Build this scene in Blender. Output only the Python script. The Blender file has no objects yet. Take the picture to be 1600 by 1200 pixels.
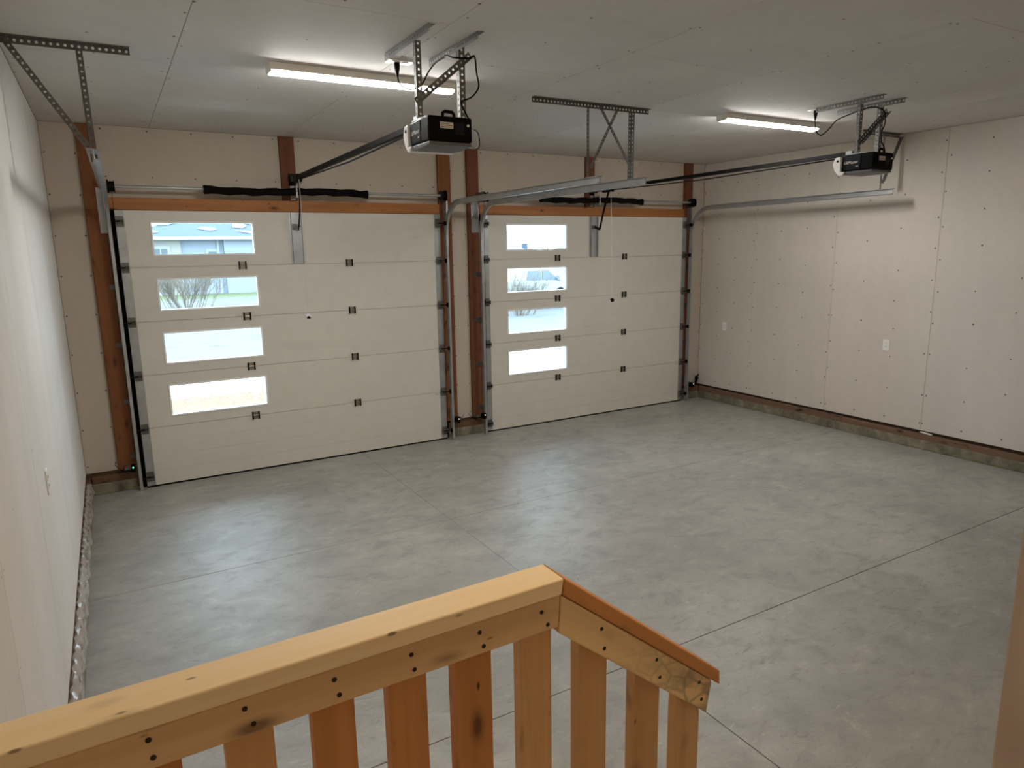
import bpy, math, random
from mathutils import Vector, Matrix
random.seed(7)
S = bpy.context.scene
COL = S.collection
V = Vector

# ------------------------------------------------------------------ camera, sky, exposure
CAM = V((-0.117, -6.789, 2.0493)); YAW, PITCH, ROLL, FPX = map(float, (30.1514, 10.9673, -0.9363, 1073.17))
def cam_axes():
    y, p, r = map(math.radians, (YAW, PITCH, ROLL))
    f = V((math.sin(y)*math.cos(p), math.cos(y)*math.cos(p), -math.sin(p)))
    rt = V((math.cos(y), -math.sin(y), 0)); up = rt.cross(f)
    return math.cos(r)*rt+math.sin(r)*up, -math.sin(r)*rt+math.cos(r)*up, f
cr, cu, cf = cam_axes()
cd = bpy.data.cameras.new('camera'); cam = bpy.data.objects.new('camera', cd); COL.objects.link(cam)
M = Matrix((cr, cu, -cf)).transposed().to_4x4(); M.translation = CAM
cam.matrix_world = M
cd.sensor_fit = 'HORIZONTAL'; cd.sensor_width = 36; cd.lens = FPX/1600*36; cd.clip_start = 0.02; cd.clip_end = 500
S.camera = cam
w = bpy.data.worlds.new('overcast_sky'); S.world = w; w.use_nodes = True
bg = w.node_tree.nodes['Background']; bg.inputs[0].default_value = (0.66, 0.84, 1.0, 1); bg.inputs[1].default_value = 11.5
S.view_settings.view_transform = 'Standard'; S.view_settings.look = 'None'
S.cycles.max_bounces = 16; S.cycles.diffuse_bounces = 10; S.cycles.transparent_max_bounces = 12
S.view_settings.exposure = 0.0; S.view_settings.gamma = 1; S.view_settings.use_curve_mapping = False
LED = 117.0                       # radiance of the two ceiling strips
LEDCOL = (1.0, 0.99, 0.96, 1)

# ------------------------------------------------------------------ materials
def lin(c):
    return tuple(((v/255)/12.92 if v/255 <= .04045 else ((v/255+.055)/1.055)**2.4) for v in c)+(1,)
class NT:
    def __init__(s, name):
        s.m = bpy.data.materials.new(name); s.m.use_nodes = True; s.t = s.m.node_tree
        s.b = s.t.nodes['Principled BSDF']; s.out = s.t.nodes['Material Output']
    def n(s, typ, **k):
        nd = s.t.nodes.new(typ)
        for a, v in k.items():
            if a.startswith('i_'): nd.inputs[a[2:].replace('_', ' ')].default_value = v
            else: setattr(nd, a, v)
        return nd
    def l(s, a, b): s.t.links.new(a, b)
    def coords(s, scale=(1, 1, 1), kind='Object', rnd=False):
        tc = s.n('ShaderNodeTexCoord'); mp = s.n('ShaderNodeMapping'); mp.inputs['Scale'].default_value = scale
        if rnd:
            oi = s.n('ShaderNodeObjectInfo'); mu = s.n('ShaderNodeMath', operation='MULTIPLY'); mu.inputs[1].default_value = 37.0
            s.l(oi.outputs['Random'], mu.inputs[0])
            cb = s.n('ShaderNodeCombineXYZ')
            for i in range(3): s.l(mu.outputs[0], cb.inputs[i])
            s.l(cb.outputs[0], mp.inputs['Location'])
        s.l(tc.outputs[kind], mp.inputs['Vector']); return mp.outputs[0]
    def noise(s, vec, scale, detail=4, rough=.55, dist=0):
        nd = s.n('ShaderNodeTexNoise'); nd.inputs['Scale'].default_value = scale; nd.inputs['Detail'].default_value = detail
        nd.inputs['Roughness'].default_value = rough; nd.inputs['Distortion'].default_value = dist
        if vec is not None: s.l(vec, nd.inputs['Vector'])
        return nd.outputs['Fac']
    def ramp(s, fac, stops):
        r = s.n('ShaderNodeValToRGB'); e = r.color_ramp.elements
        while len(e) < len(stops): e.new(.5)
        for el, (p, c) in zip(e, stops): el.position = p; el.color = c
        s.l(fac, r.inputs[0]); return r.outputs[0]
    def mix(s, fac, a, b, blend='MIX'):
        m = s.n('ShaderNodeMix', data_type='RGBA', blend_type=blend)
        for sock, v in ((m.inputs['Factor'], fac), (m.inputs['A'] if False else m.inputs[6], a), (m.inputs[7], b)):
            if hasattr(v, 'links') or isinstance(v, bpy.types.NodeSocket): s.l(v, sock)
            else: sock.default_value = v
        return m.outputs[2]
    def col(s, v):
        if isinstance(v, bpy.types.NodeSocket): s.l(v, s.b.inputs['Base Color'])
        else: s.b.inputs['Base Color'].default_value = v
    def bump(s, h, strength=.2, dist=.01):
        b = s.n('ShaderNodeBump'); b.inputs['Strength'].default_value = strength; b.inputs['Distance'].default_value = dist
        s.l(h, b.inputs['Height']); s.l(b.outputs[0], s.b.inputs['Normal'])
    def set(s, rough=.5, metal=0, spec=.5):
        s.b.inputs['Roughness'].default_value = rough; s.b.inputs['Metallic'].default_value = metal
        s.b.inputs['Specular IOR Level'].default_value = spec; return s.m
g1 = lambda v: (v, v, v, 1)
def plain(name, c, rough=.5, metal=0, spec=.5, vary=.06):
    t = NT(name); c = lin(c)
    n = t.noise(t.coords(rnd=True), 9, 3)
    lo = tuple(x*(1-vary) for x in c[:3])+(1,); hi = tuple(min(1, x*(1+vary)) for x in c[:3])+(1,)
    t.col(t.ramp(n, [(.3, lo), (.7, hi)])); return t.set(rough, metal, spec)
def drywall(name, c, streak=(1.2, 1.2, .25)):
    t = NT(name); c = lin(c); v = t.coords(kind='Object', rnd=True)
    n1 = t.noise(t.coords(scale=streak, rnd=True), 1.3, 5, .6); n2 = t.noise(v, 14, 4)
    a = t.ramp(n1, [(.3, tuple(x*.90 for x in c[:3])+(1,)), (.72, tuple(min(1, x*1.05) for x in c[:3])+(1,))])
    t.col(t.mix(.25, a, t.ramp(n2, [(.35, tuple(x*.88 for x in c[:3])+(1,)), (.65, c)])))
    t.bump(t.noise(v, 160, 2), .05, .002); return t.set(.75, 0, .25)
def wood(name, c, dark, axis='x', knots=.6, rough=.55, stains=False):
    t = NT(name); c = lin(c); d = lin(dark)
    st = {'x': (1.2, 26, 26), 'z': (26, 26, 1.2), 'y': (26, 1.2, 26)}[axis]
    kn = {'x': (5, 13, 13), 'z': (13, 13, 5), 'y': (13, 5, 13)}[axis]
    g = t.noise(t.coords(scale=st, rnd=True), 1.6, 5, .6, .6)
    base = t.mix(t.ramp(g, [(.28, g1(0)), (.75, g1(1))]), tuple(a*.55+b*.45 for a, b in zip(c, d)), c)
    big = t.noise(t.coords(scale=tuple(x*.12 for x in st), rnd=True), 2.2, 2)
    base = t.mix(t.ramp(big, [(.42, g1(0)), (.7, g1(.45))]), base, d)
    vo = t.n('ShaderNodeTexVoronoi'); vo.inputs['Scale'].default_value = 1.0
    t.l(t.coords(scale=kn, rnd=True), vo.inputs['Vector'])
    wn = t.noise(t.coords(scale=tuple(x*.5 for x in kn), rnd=True), 1.0, 2)
    kf = t.ramp(vo.outputs['Distance'], [(.10, g1(1)), (.19, g1(.45)), (.32, g1(0))])
    gate = t.ramp(wn, [(.46, g1(0)), (.52, g1(knots))])
    kf = t.mix(1.0, kf, gate, 'MULTIPLY')
    base = t.mix(kf, base, tuple(x*.28 for x in d[:3])+(1,))
    v2 = t.n('ShaderNodeTexVoronoi'); v2.inputs['Scale'].default_value = 1.0
    t.l(t.coords(scale=tuple(x*1.7 for x in kn), rnd=True), v2.inputs['Vector'])
    base = t.mix(t.mix(1.0, t.ramp(v2.outputs['Distance'], [(.065, g1(1)), (.11, g1(0))]), gate, 'MULTIPLY'), base, tuple(x*.15 for x in d[:3])+(1,))
    if stains:
        v3 = t.n('ShaderNodeTexVoronoi', feature='DISTANCE_TO_EDGE'); v3.inputs['Scale'].default_value = 1.0
        t.l(t.coords(scale=(13, 1, 20)), v3.inputs['Vector'])
        sp = t.n('ShaderNodeSeparateXYZ'); t.l(t.coords(), sp.inputs[0])
        mr = t.n('ShaderNodeMapRange'); mr.inputs[1].default_value = -.16; mr.inputs[2].default_value = .2; t.l(sp.outputs[0], mr.inputs[0])
        ln = t.mix(1.0, t.ramp(v3.outputs['Distance'], [(.02, g1(.5)), (.10, g1(0))]), mr.outputs[0], 'MULTIPLY')
        base = t.mix(ln, base, lin((104, 96, 88)))
        pn = t.mix(1.0, t.ramp(t.noise(t.coords(scale=(9, 9, 14)), 1.2, 4), [(.48, g1(0)), (.62, g1(.55))]), mr.outputs[0], 'MULTIPLY')
        base = t.mix(pn, base, lin((128, 116, 104)))
    t.col(base); t.bump(g, .12, .002); return t.set(rough, 0, .3)

MT = {}
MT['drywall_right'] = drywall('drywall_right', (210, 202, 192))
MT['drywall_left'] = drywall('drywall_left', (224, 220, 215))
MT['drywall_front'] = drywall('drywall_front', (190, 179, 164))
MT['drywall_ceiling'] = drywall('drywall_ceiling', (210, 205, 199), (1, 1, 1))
MT['gap'] = plain('dark_joint', (62, 52, 42), .9, 0, .1)
MT['wall_core'] = plain('wall_framing', (96, 78, 58), .9, 0, .1)
MT['door'] = plain('white_steel', (208, 203, 192), .48, 0, .4, .025)
MT['post'] = wood('rough_fir', (136, 84, 48), (90, 54, 32), 'z', .7, .7)
MT['post_dark'] = wood('dark_rough_fir', (120, 74, 48), (80, 48, 32), 'z', .5, .75)
MT['header'] = wood('knotty_header', (182, 122, 70), (138, 84, 44), 'x', 1, .6)
MT['rail'] = wood('pale_spruce', (244, 220, 180), (226, 192, 142), 'x', .8, .5)
MT['rail_stained'] = wood('stained_spruce', (236, 204, 154), (214, 170, 114), 'x', .3, .5, True)
MT['rail_front'] = wood('tan_spruce', (224, 188, 142), (194, 152, 106), 'x', .8, .5)  # darker copy of the rail wood; front-face shade put into the colour
MT['rail_dark'] = wood('amber_spruce', (200, 136, 78), (160, 100, 52), 'x', .5, .5)
MT['bal_dark'] = wood('amber_baluster', (214, 150, 92), (172, 112, 64), 'z', .9, .55)
MT['bal_light'] = wood('pale_baluster', (222, 178, 126), (188, 136, 88), 'z', .8, .55)
MT['jamb'] = wood('jamb_pine', (178, 158, 138), (150, 124, 104), 'z', .2, .5)
MT['plate'] = wood('stained_plate', (126, 96, 76), (90, 72, 60), 'y', .9, .8)
MT['plate_x'] = wood('stained_plate_front', (112, 82, 58), (78, 56, 42), 'x', .7, .8)
MT['galv'] = plain('galvanised_steel', (176, 178, 178), .42, .75, .5, .12)
MT['galv_dark'] = plain('dull_galvanised_steel', (112, 111, 108), .55, .65, .5, .15)
MT['black'] = plain('black_plastic', (6, 6, 7), .5, 0, .08)
MT['black_metal'] = plain('black_painted_steel', (13, 12, 11), .5, 0, .12)
MT['rubber'] = plain('black_rubber', (10, 9, 9), .8, 0, .1)
MT['navy'] = plain('charcoal_plastic', (18, 19, 26), .4, 0, .15)
MT['white'] = plain('white_plastic', (235, 233, 228), .35, 0, .5, .02)
MT['lens'] = plain('frosted_lens', (228, 226, 222), .3, 0, .5, .02)
MT['label'] = plain('paper_label', (205, 200, 186), .6, 0, .3, .03)
MT['ink'] = plain('ink', (40, 38, 36), .7, 0, .2)
MT['tray'] = plain('grey_tray', (92, 90, 90), .5)
MT['outer_siding'] = plain('outer_siding', (232, 231, 228), .8, 0, .2)
MT['red'] = plain('red_plastic', (168, 40, 34), .4)
MT['screw'] = plain('dark_screw', (44, 34, 26), .5, .3, .4)
MT['dimple'] = plain('screw_dimple', (92, 82, 72), .8, 0, .2)
MT['brass'] = plain('bare_steel_fold', (150, 146, 134), .35, .8, .5)
MT['snow'] = None
def concrete():
    t = NT('trowelled_concrete')
    geo = t.n('ShaderNodeNewGeometry'); P = geo.outputs['Position']
    def mp(sc, rot=0):
        m = t.n('ShaderNodeMapping'); m.inputs['Scale'].default_value = sc; m.inputs['Rotation'].default_value[2] = rot
        t.l(P, m.inputs['Vector']); return m.outputs[0]
    big = t.noise(mp((1, 1, 1)), .9, 5, .6, .5); mid = t.noise(mp((1, 1.5, 1), .6), 4.5, 8, .72, .6); fine = t.noise(mp((1, 1, 1)), 70, 3)
    sw = t.noise(mp((1.0, 2.8, 1), -.75), 7.5, 7, .75, 1.0); pat = t.noise(mp((1, 1, 1)), .55, 3)
    a = t.ramp(big, [(.30, lin((139, 136, 129))), (.70, lin((167, 163, 155)))])
    a = t.mix(t.ramp(mid, [(.34, g1(.55)), (.50, g1(0))]), a, lin((122, 120, 115)))
    a = t.mix(t.ramp(mid, [(.56, g1(0)), (.70, g1(.30))]), a, lin((204, 200, 190)))
    gate = t.ramp(pat, [(.40, g1(.15)), (.60, g1(1))])
    a = t.mix(t.mix(1.0, t.ramp(sw, [(.33, g1(.55)), (.43, g1(0))]), gate, 'MULTIPLY'), a, lin((98, 96, 93)))
    a = t.mix(t.mix(1.0, t.ramp(sw, [(.60, g1(0)), (.70, g1(.35))]), gate, 'MULTIPLY'), a, lin((214, 210, 200)))
    vo = t.n('ShaderNodeTexVoronoi'); vo.inputs['Scale'].default_value = 1.9; t.l(mp((1, 1, 1)), vo.inputs['Vector'])
    a = t.mix(t.ramp(vo.outputs['Distance'], [(.016, g1(.75)), (.026, g1(0))]), a, lin((70, 62, 54)))
    a = t.mix(t.ramp(fine, [(.3, g1(.10)), (.6, g1(0))]), a, lin((90, 88, 84)))
    t.col(a)
    rr = t.ramp(mid, [(.3, g1(.54)), (.7, g1(.42))]); t.l(rr, t.b.inputs['Roughness'])
    t.bump(t.mix(.5, mid, sw), .12, .012)
    t.b.inputs['Specular IOR Level'].default_value = .75
    return t.m
MT['concrete'] = concrete()
def curbmat():
    t = NT('rough_curb_concrete'); v = t.coords(rnd=True)
    n = t.noise(v, 6, 7, .7, .5); t.col(t.ramp(n, [(.3, lin((92, 84, 70))), (.55, lin((130, 124, 106))), (.75, lin((160, 152, 134)))]))
    t.bump(n, .5, .01); return t.set(.85, 0, .2)
MT['curb'] = curbmat()
def glass():
    t = NT('window_glass'); tr = t.n('ShaderNodeBsdfTransparent'); tr.inputs[0].default_value = (.93, .97, .97, 1)
    gl = t.n('ShaderNodeBsdfGlossy'); gl.inputs['Roughness'].default_value = .02
    lw = t.n('ShaderNodeFresnel'); lw.inputs[0].default_value = 1.45
    mx = t.n('ShaderNodeMixShader'); t.l(lw.outputs[0], mx.inputs[0]); t.l(tr.outputs[0], mx.inputs[1]); t.l(gl.outputs[0], mx.inputs[2])
    t.l(mx.outputs[0], t.out.inputs[0]); return t.m
MT['glass'] = glass()
def film():
    t = NT('poly_film'); tr = t.n('ShaderNodeBsdfTransparent')
    t.col(lin((214, 208, 200))); t.set(.18, 0, .7)
    mx = t.n('ShaderNodeMixShader'); mx.inputs[0].default_value = .55
    t.l(tr.outputs[0], mx.inputs[1]); t.l(t.b.outputs[0], mx.inputs[2]); t.l(mx.outputs[0], t.out.inputs[0]); return t.m
MT['film'] = film()
def emit(name, c, s):
    t = NT(name); t.b.inputs['Base Color'].default_value = c; t.b.inputs['Emission Color'].default_value = c; t.b.inputs['Emission Strength'].default_value = s; return t.m
MT['led'] = emit('lit_led_lens', LEDCOL, LED)
MT['led_warm'] = emit('lit_warm_led_lens', (1, .82, .54, 1), 56)
MT['hall_lamp'] = emit('lit_lamp_glass', (1, .93, .84, 1), 26)
MT['green_led'] = emit('green_indicator', (.15, 1, .45, 1), 3)
MT['amber_led'] = emit('amber_indicator', (1, .8, .6, 1), 1.2)
def ground():
    t = NT('snowy_ground'); geo = t.n('ShaderNodeNewGeometry'); P = geo.outputs['Position']
    def mp(sc):
        m = t.n('ShaderNodeMapping'); m.inputs['Scale'].default_value = sc; t.l(P, m.inputs['Vector']); return m.outputs[0]
    sep = t.n('ShaderNodeSeparateXYZ'); t.l(P, sep.inputs[0])
    n = t.noise(mp((1, 2.2, 1)), 1.1, 7, .65, .5); n2 = t.noise(mp((.5, 2.5, 1)), .9, 5, .6)
    snow = t.ramp(n, [(.30, lin((150, 156, 160))), (.38, lin((222, 227, 230))), (.46, lin((242, 245, 247)))])
    gravel = t.ramp(t.noise(mp((1, 1, 1)), 22, 4, .7), [(.3, lin((88, 70, 55))), (.65, lin((134, 110, 89)))])
    # bare gravel drive in front of the doors, with snow left lying on it further out
    my = t.n('ShaderNodeMapRange'); my.inputs[1].default_value = 4.6; my.inputs[2].default_value = 7.0; my.inputs[3].default_value = .75; my.inputs[4].default_value = 0
    t.l(sep.outputs[1], my.inputs[0])
    mn = t.n('ShaderNodeMapRange'); mn.inputs[1].default_value = 3.0; mn.inputs[2].default_value = 3.6; t.l(sep.outputs[1], mn.inputs[0])  # snow strip added by the doors, out of view, to bounce daylight indoors
    mq = t.n('ShaderNodeMath', operation='MULTIPLY'); t.l(my.outputs[0], mq.inputs[0]); t.l(mn.outputs[0], mq.inputs[1])
    mx = t.n('ShaderNodeMapRange'); mx.inputs[1].default_value = 3.2; mx.inputs[2].default_value = 3.9; mx.inputs[3].default_value = 1; mx.inputs[4].default_value = 0
    t.l(sep.outputs[0], mx.inputs[0])
    mu = t.n('ShaderNodeMath', operation='MULTIPLY'); t.l(mq.outputs[0], mu.inputs[0]); t.l(mx.outputs[0], mu.inputs[1])
    ad = t.n('ShaderNodeMath', operation='ADD'); t.l(mu.outputs[0], ad.inputs[0]); t.l(t.noise(mp((1, 1, 1)), 4, 6, .7), ad.inputs[1])
    c = t.mix(t.ramp(ad.outputs[0], [(.86, g1(0)), (.98, g1(1))]), snow, gravel)
    fy = t.n('ShaderNodeMapRange'); fy.inputs[1].default_value = 4; fy.inputs[2].default_value = 11; fy.inputs[3].default_value = 1; fy.inputs[4].default_value = .14; t.l(sep.outputs[1], fy.inputs[0])  # far ground darkened in the colour so daylight does not burn it out
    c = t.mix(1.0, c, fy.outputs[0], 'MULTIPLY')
    gy = t.n('ShaderNodeMapRange'); gy.inputs[1].default_value = 33; gy.inputs[2].default_value = 37; t.l(sep.outputs[1], gy.inputs[0])
    a2 = t.n('ShaderNodeMath', operation='MULTIPLY_ADD'); a2.inputs[1].default_value = .5; t.l(gy.outputs[0], a2.inputs[0])
    hm = t.n('ShaderNodeMath', operation='MULTIPLY'); hm.inputs[1].default_value = .5; t.l(n2, hm.inputs[0]); t.l(hm.outputs[0], a2.inputs[2])
    xm = t.n('ShaderNodeMapRange'); xm.inputs[1].default_value = 9; xm.inputs[2].default_value = 12; xm.inputs[3].default_value = 1; xm.inputs[4].default_value = 0; t.l(sep.outputs[0], xm.inputs[0])
    c = t.mix(t.mix(1.0, t.ramp(a2.outputs[0], [(.60, g1(0)), (.72, g1(.8))]), xm.outputs[0], 'MULTIPLY'), c, lin((92, 99, 65)))
    # bare wheel ruts and grass tips in the thin snow of the yard
    c = t.mix(t.ramp(t.noise(mp((.35, 2.2, 1)), 2.2, 8, .75, .4), [(.60, g1(0)), (.70, g1(.55))]), c, lin((70, 77, 81)))
    t.col(c); return t.set(.9, 0, .1)
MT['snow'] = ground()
MT['snow_white'] = plain('snow_cap', (135, 139, 142), .9, 0, .1, .02)
MT['siding_cream'] = plain('cream_siding', (137, 136, 130), .8, 0, .2, .02)
MT['siding_blue'] = plain('pale_blue_siding', (127, 135, 144), .8, 0, .2, .02)
MT['shingle'] = plain('blue_grey_shingles', (67, 79, 94), .9, 0, .2, .1)
MT['fascia'] = plain('white_fascia', (140, 144, 146), .7, 0, .2, .02)
MT['far_glass'] = plain('far_window_glass', (64, 76, 83), .25, 0, .5)
MT['truck_white'] = plain('white_car_paint', (136, 140, 142), .3, 0, .5, .01)
MT['truck_glass'] = plain('tinted_car_glass', (72, 85, 95), .15, 0, .6, .02)
MT['twig'] = plain('bare_twigs', (109, 101, 91), .9, 0, .1, .2)
MT['chrome'] = plain('bright_trim', (160, 164, 166), .2, .8)

# ------------------------------------------------------------------ mesh helpers
WL = {}          # world location of every object
class MB:
    def __init__(s): s.v = []; s.f = []; s.mi = []; s.m = 0
    def add(s, vs, fs):
        o = len(s.v); s.v += [tuple(p) for p in vs]; s.f += [tuple(i+o for i in f) for f in fs]; s.mi += [s.m]*len(fs); return s
    def box(s, x0, x1, y0, y1, z0, z1):
        x0, x1 = sorted((x0, x1)); y0, y1 = sorted((y0, y1)); z0, z1 = sorted((z0, z1))
        return s.add([(x0,y0,z0),(x1,y0,z0),(x1,y1,z0),(x0,y1,z0),(x0,y0,z1),(x1,y0,z1),(x1,y1,z1),(x0,y1,z1)],
                     [(0,3,2,1),(4,5,6,7),(0,1,5,4),(1,2,6,5),(2,3,7,6),(3,0,4,7)])
    def bar(s, p0, p1, a, b, up=(0, 0, 1)):       # box from p0 to p1, a wide (across), b tall (along up)
        p0, p1 = V(p0), V(p1); d = (p1-p0).normalized(); u = V(up); sd = d.cross(u).normalized(); u = sd.cross(d)
        vs = [p+sd*i*a/2+u*j*b/2 for p in (p0, p1) for i, j in ((-1,-1),(1,-1),(1,1),(-1,1))]
        return s.add(vs, [(0,1,2,3),(7,6,5,4),(0,4,5,1),(1,5,6,2),(2,6,7,3),(3,7,4,0)])
    def tube(s, pts, r, n=8, caps=True):
        pts = [V(p) for p in pts]; rs = r if isinstance(r, (list, tuple)) else [r]*len(pts)
        d0 = (pts[1]-pts[0]).normalized(); ref = V((0, 0, 1)) if abs(d0.z) < .9 else V((1, 0, 0))
        u = d0.cross(ref).normalized(); vs = []
        for i, p in enumerate(pts):
            d = (pts[min(i+1, len(pts)-1)]-pts[max(i-1, 0)]).normalized()
            u = (u-d*u.dot(d)).normalized(); w_ = d.cross(u)
            vs += [p+(u*math.cos(2*math.pi*k/n)+w_*math.sin(2*math.pi*k/n))*rs[i] for k in range(n)]
        fs = [(i*n+k, i*n+(k+1) % n, (i+1)*n+(k+1) % n, (i+1)*n+k) for i in range(len(pts)-1) for k in range(n)]
        if caps: fs += [tuple(range(n))[::-1], tuple((len(pts)-1)*n+k for k in range(n))]
        return s.add(vs, fs)
    def cyl(s, p0, p1, r, n=16): return s.tube([p0, p1], r, n)
    def prism(s, poly, f):                        # poly 2-D; f(a,b,k) -> point at k=0/1
        n = len(poly); vs = [f(a, b, 0) for a, b in poly]+[f(a, b, 1) for a, b in poly]
        return s.add(vs, [tuple(range(n))[::-1], tuple(range(n, 2*n))]+[(i, (i+1) % n, n+(i+1) % n, n+i) for i in range(n)])
    def sweep(s, prof, frames):                   # frames: (origin, axis a, axis b)
        n = len(prof); vs = [o+A*a+B*b for o, A, B in frames for a, b in prof]
        fs = [(i*n+k, i*n+(k+1) % n, (i+1)*n+(k+1) % n, (i+1)*n+k) for i in range(len(frames)-1) for k in range(n)]
        fs += [tuple(range(n))[::-1], tuple((len(frames)-1)*n+k for k in range(n))]
        return s.add(vs, fs)
    def perf(s, p0, p1, wdir, width, nrm, th=.002, pitch=.03, hole=.0075):   # perforated strip: real holes
        p0, p1 = V(p0), V(p1); L = (p1-p0).length; d = (p1-p0)/L; wd = V(wdir).normalized()*width; nn = V(nrm).normalized()*th
        n = max(1, round(L/pitch)); st = L/n; hole = min(hole, width*.205)
        ring = [(math.cos(a), math.sin(a)) for a in [math.pi/4*k+math.pi/8 for k in range(8)]]
        sq = [(1, .42), (.42, 1), (-.42, 1), (-1, .42), (-1, -.42), (-.42, -1), (.42, -1), (1, -.42)]
        for i in range(n):
            c = p0+d*st*(i+.5)+wd*.5
            outer = [c+d*st/2*a+wd*.5*b for a, b in sq]; inner = [c+d*hole*a+wd.normalized()*hole*b for a, b in ring]
            corner = [c+d*st/2*a+wd*.5*b for a, b in ((1, 1), (-1, 1), (-1, -1), (1, -1))]
            for off, flip in ((V((0, 0, 0)), 0), (nn, 1)):
                vs = [p+off for p in outer+inner+corner]
                fs = [(k, (k+1) % 8, 8+(k+1) % 8, 8+k) for k in range(8)]+[(0, 16, 1), (2, 17, 3), (4, 18, 5), (6, 19, 7)]
                s.add(vs, [f[::-1] for f in fs] if flip else fs)
            vs = inner+[p+nn for p in inner]
            s.add(vs, [(k, (k+1) % 8, 8+(k+1) % 8, 8+k) for k in range(8)])
        a, b = p0, p0+wd
        for q0, q1 in ((p0, p1), (p0+wd, p1+wd), (p0, p0+wd), (p1, p1+wd)):
            s.add([q0, q1, q1+nn, q0+nn], [(0, 1, 2, 3)])
        return s
    def perf_angle(s, p0, p1, w1, w2, width=.032, th=.002, pitch=.03):
        s.perf(p0, p1, w1, width, w2, th, pitch); s.perf(p0, p1, w2, width, w1, th, pitch); return s
    def mesh(s, name, mats, org):
        me = bpy.data.meshes.new(name); me.from_pydata([(V(p)-org)[:] for p in s.v], [], s.f)
        for m in (mats if isinstance(mats, list) else [mats]): me.materials.append(m)
        if isinstance(mats, list): me.polygons.foreach_set('material_index', s.mi)
        me.update(); return me
def tag(o, label=None, cat=None, group=None, kind=None):
    for k, v in (('label', label), ('category', cat), ('group', group), ('kind', kind)):
        if v: o[k] = v
    return o
def link(o, loc, parent):
    COL.objects.link(o); loc = V(loc); WL[o] = loc
    if parent: o.parent = parent; o.location = loc-WL[parent]
    else: o.location = loc
    return o
def empty(name, loc, label=None, cat=None, group=None, kind=None):
    return tag(link(bpy.data.objects.new(name, None), loc, None), label, cat, group, kind)
def obj(name, mb, mat, parent=None, smooth=False, bevel=0, seg=2, org=None):
    xs, ys, zs = zip(*mb.v)
    if org is None: org = V(((min(xs)+max(xs))/2, (min(ys)+max(ys))/2, (min(zs)+max(zs))/2 if parent else min(zs)))
    me = mb.mesh(name, mat, V(org)); o = link(bpy.data.objects.new(name, me), org, parent)
    if smooth is True:
        me.polygons.foreach_set('use_smooth', [True]*len(me.polygons)); me.set_sharp_from_angle(angle=math.radians(40))
    if bevel:
        b = o.modifiers.new('bevel', 'BEVEL'); b.width = bevel; b.segments = seg; b.limit_method = 'ANGLE'; b.angle_limit = math.radians(35)
    return o
def inst(name, me, loc, parent=None): return link(bpy.data.objects.new(name, me), loc, parent)
def box(name, mat, b, parent=None, bevel=0): return obj(name, MB().box(*b), mat, parent, bevel=bevel)
def text(s, size, mat, fn, parent, name='lettering', ext=.0006):
    c = bpy.data.curves.new('txt', 'FONT'); c.body = s; c.size = size; c.extrude = ext; c.align_x = 'CENTER'; c.align_y = 'CENTER'
    t = bpy.data.objects.new('txt', c); COL.objects.link(t); dg = bpy.context.evaluated_depsgraph_get()
    me0 = bpy.data.meshes.new_from_object(t.evaluated_get(dg)); mb = MB(); mb.add([fn(*p.co) for p in me0.vertices], [tuple(p.vertices) for p in me0.polygons])
    bpy.data.objects.remove(t); bpy.data.curves.remove(c); bpy.data.meshes.remove(me0)
    return obj(name, mb, mat, parent)

# ------------------------------------------------------------------ room dimensions (metres)
XL, XR, ZC, YB = -0.457, 6.883, 3.127, -6.55
YW = 0.08                                   # front drywall face
D = [dict(x0=0.0, x1=2.983, w=(.256, 1.109)), dict(x0=3.487, x1=6.501, w=(3.777, 4.609))]
JZ = [0.012, .542, 1.019, 1.491, 1.959, 2.44]
WZ = [(.628, .921), (1.102, 1.393), (1.574, 1.866), (2.052, 2.350)]

# floor: three bays of slab split by saw cuts
fl = obj('floor', MB().box(XL-.15, XR+.15, YB, .25, -.25, -.008), MT['curb'], None)
tag(fl, 'grey trowelled concrete garage floor with straight saw-cut joints', 'floor', kind='structure')
ys = [YB, -4.38, -2.152, .12]; xs = [XL-.1, 1.997, XR+.1]
for j in range(3):
    for i in range(2):
        obj('slab', MB().box(xs[i]+(.002 if j == 0 else .0011), xs[i+1]-(.002 if j == 0 else .0011), ys[j]+.002, ys[j+1]-.002, -.0085, 0), MT['concrete'], fl, bevel=.0015, seg=1)

def dimples(mb, pts, nrm, r=.008):
    n = V(nrm); a = n.orthogonal().normalized(); b = n.cross(a)
    for p in pts:
        p = V(p)+n*.0012
        mb.add([p+(a*math.cos(k*math.pi/3)+b*math.sin(k*math.pi/3))*r*random.uniform(.7, 1.15) for k in range(6)], [tuple(range(6))])
    return mb

# ceiling
ce = obj('ceiling', MB().box(XL-.15, XR+.15, YB-.0, .25, ZC+.012, ZC+.12), MT['gap'], None)
tag(ce, 'flat drywall ceiling with open butt joints and rows of screws', 'ceiling', kind='structure')
cx = [XL, .335, 1.45, 2.56, 3.65, 4.76, 5.86, XR]; cj = [(-2.2, -4.8), (-3.55,), (-2.978,), (-3.56,), (-2.4, -4.8), (-3.5,), (-2.6, -5)]
pts = []
for i in range(7):
    yy = [YW+.01]+list(cj[i])+[YB]
    for a, b in zip(yy, yy[1:]):
        ga = .0028 if i in (0, 1) else .0024
        box('drywall_sheet', MT['drywall_ceiling'], (cx[i]+ga/2, cx[i+1]-ga/2, b+.0013, a-.0013, ZC, ZC+.0118), ce, .001)
    for xx in (cx[i]+.02, (cx[i]+cx[i+1])/2, cx[i+1]-.02):
        y = -.2
        while y > YB+.2:
            pts.append((xx+random.uniform(-.02, .02), y+random.uniform(-.05, .05), ZC)); y -= random.choice((.3, .4, .41, .6))
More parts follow.
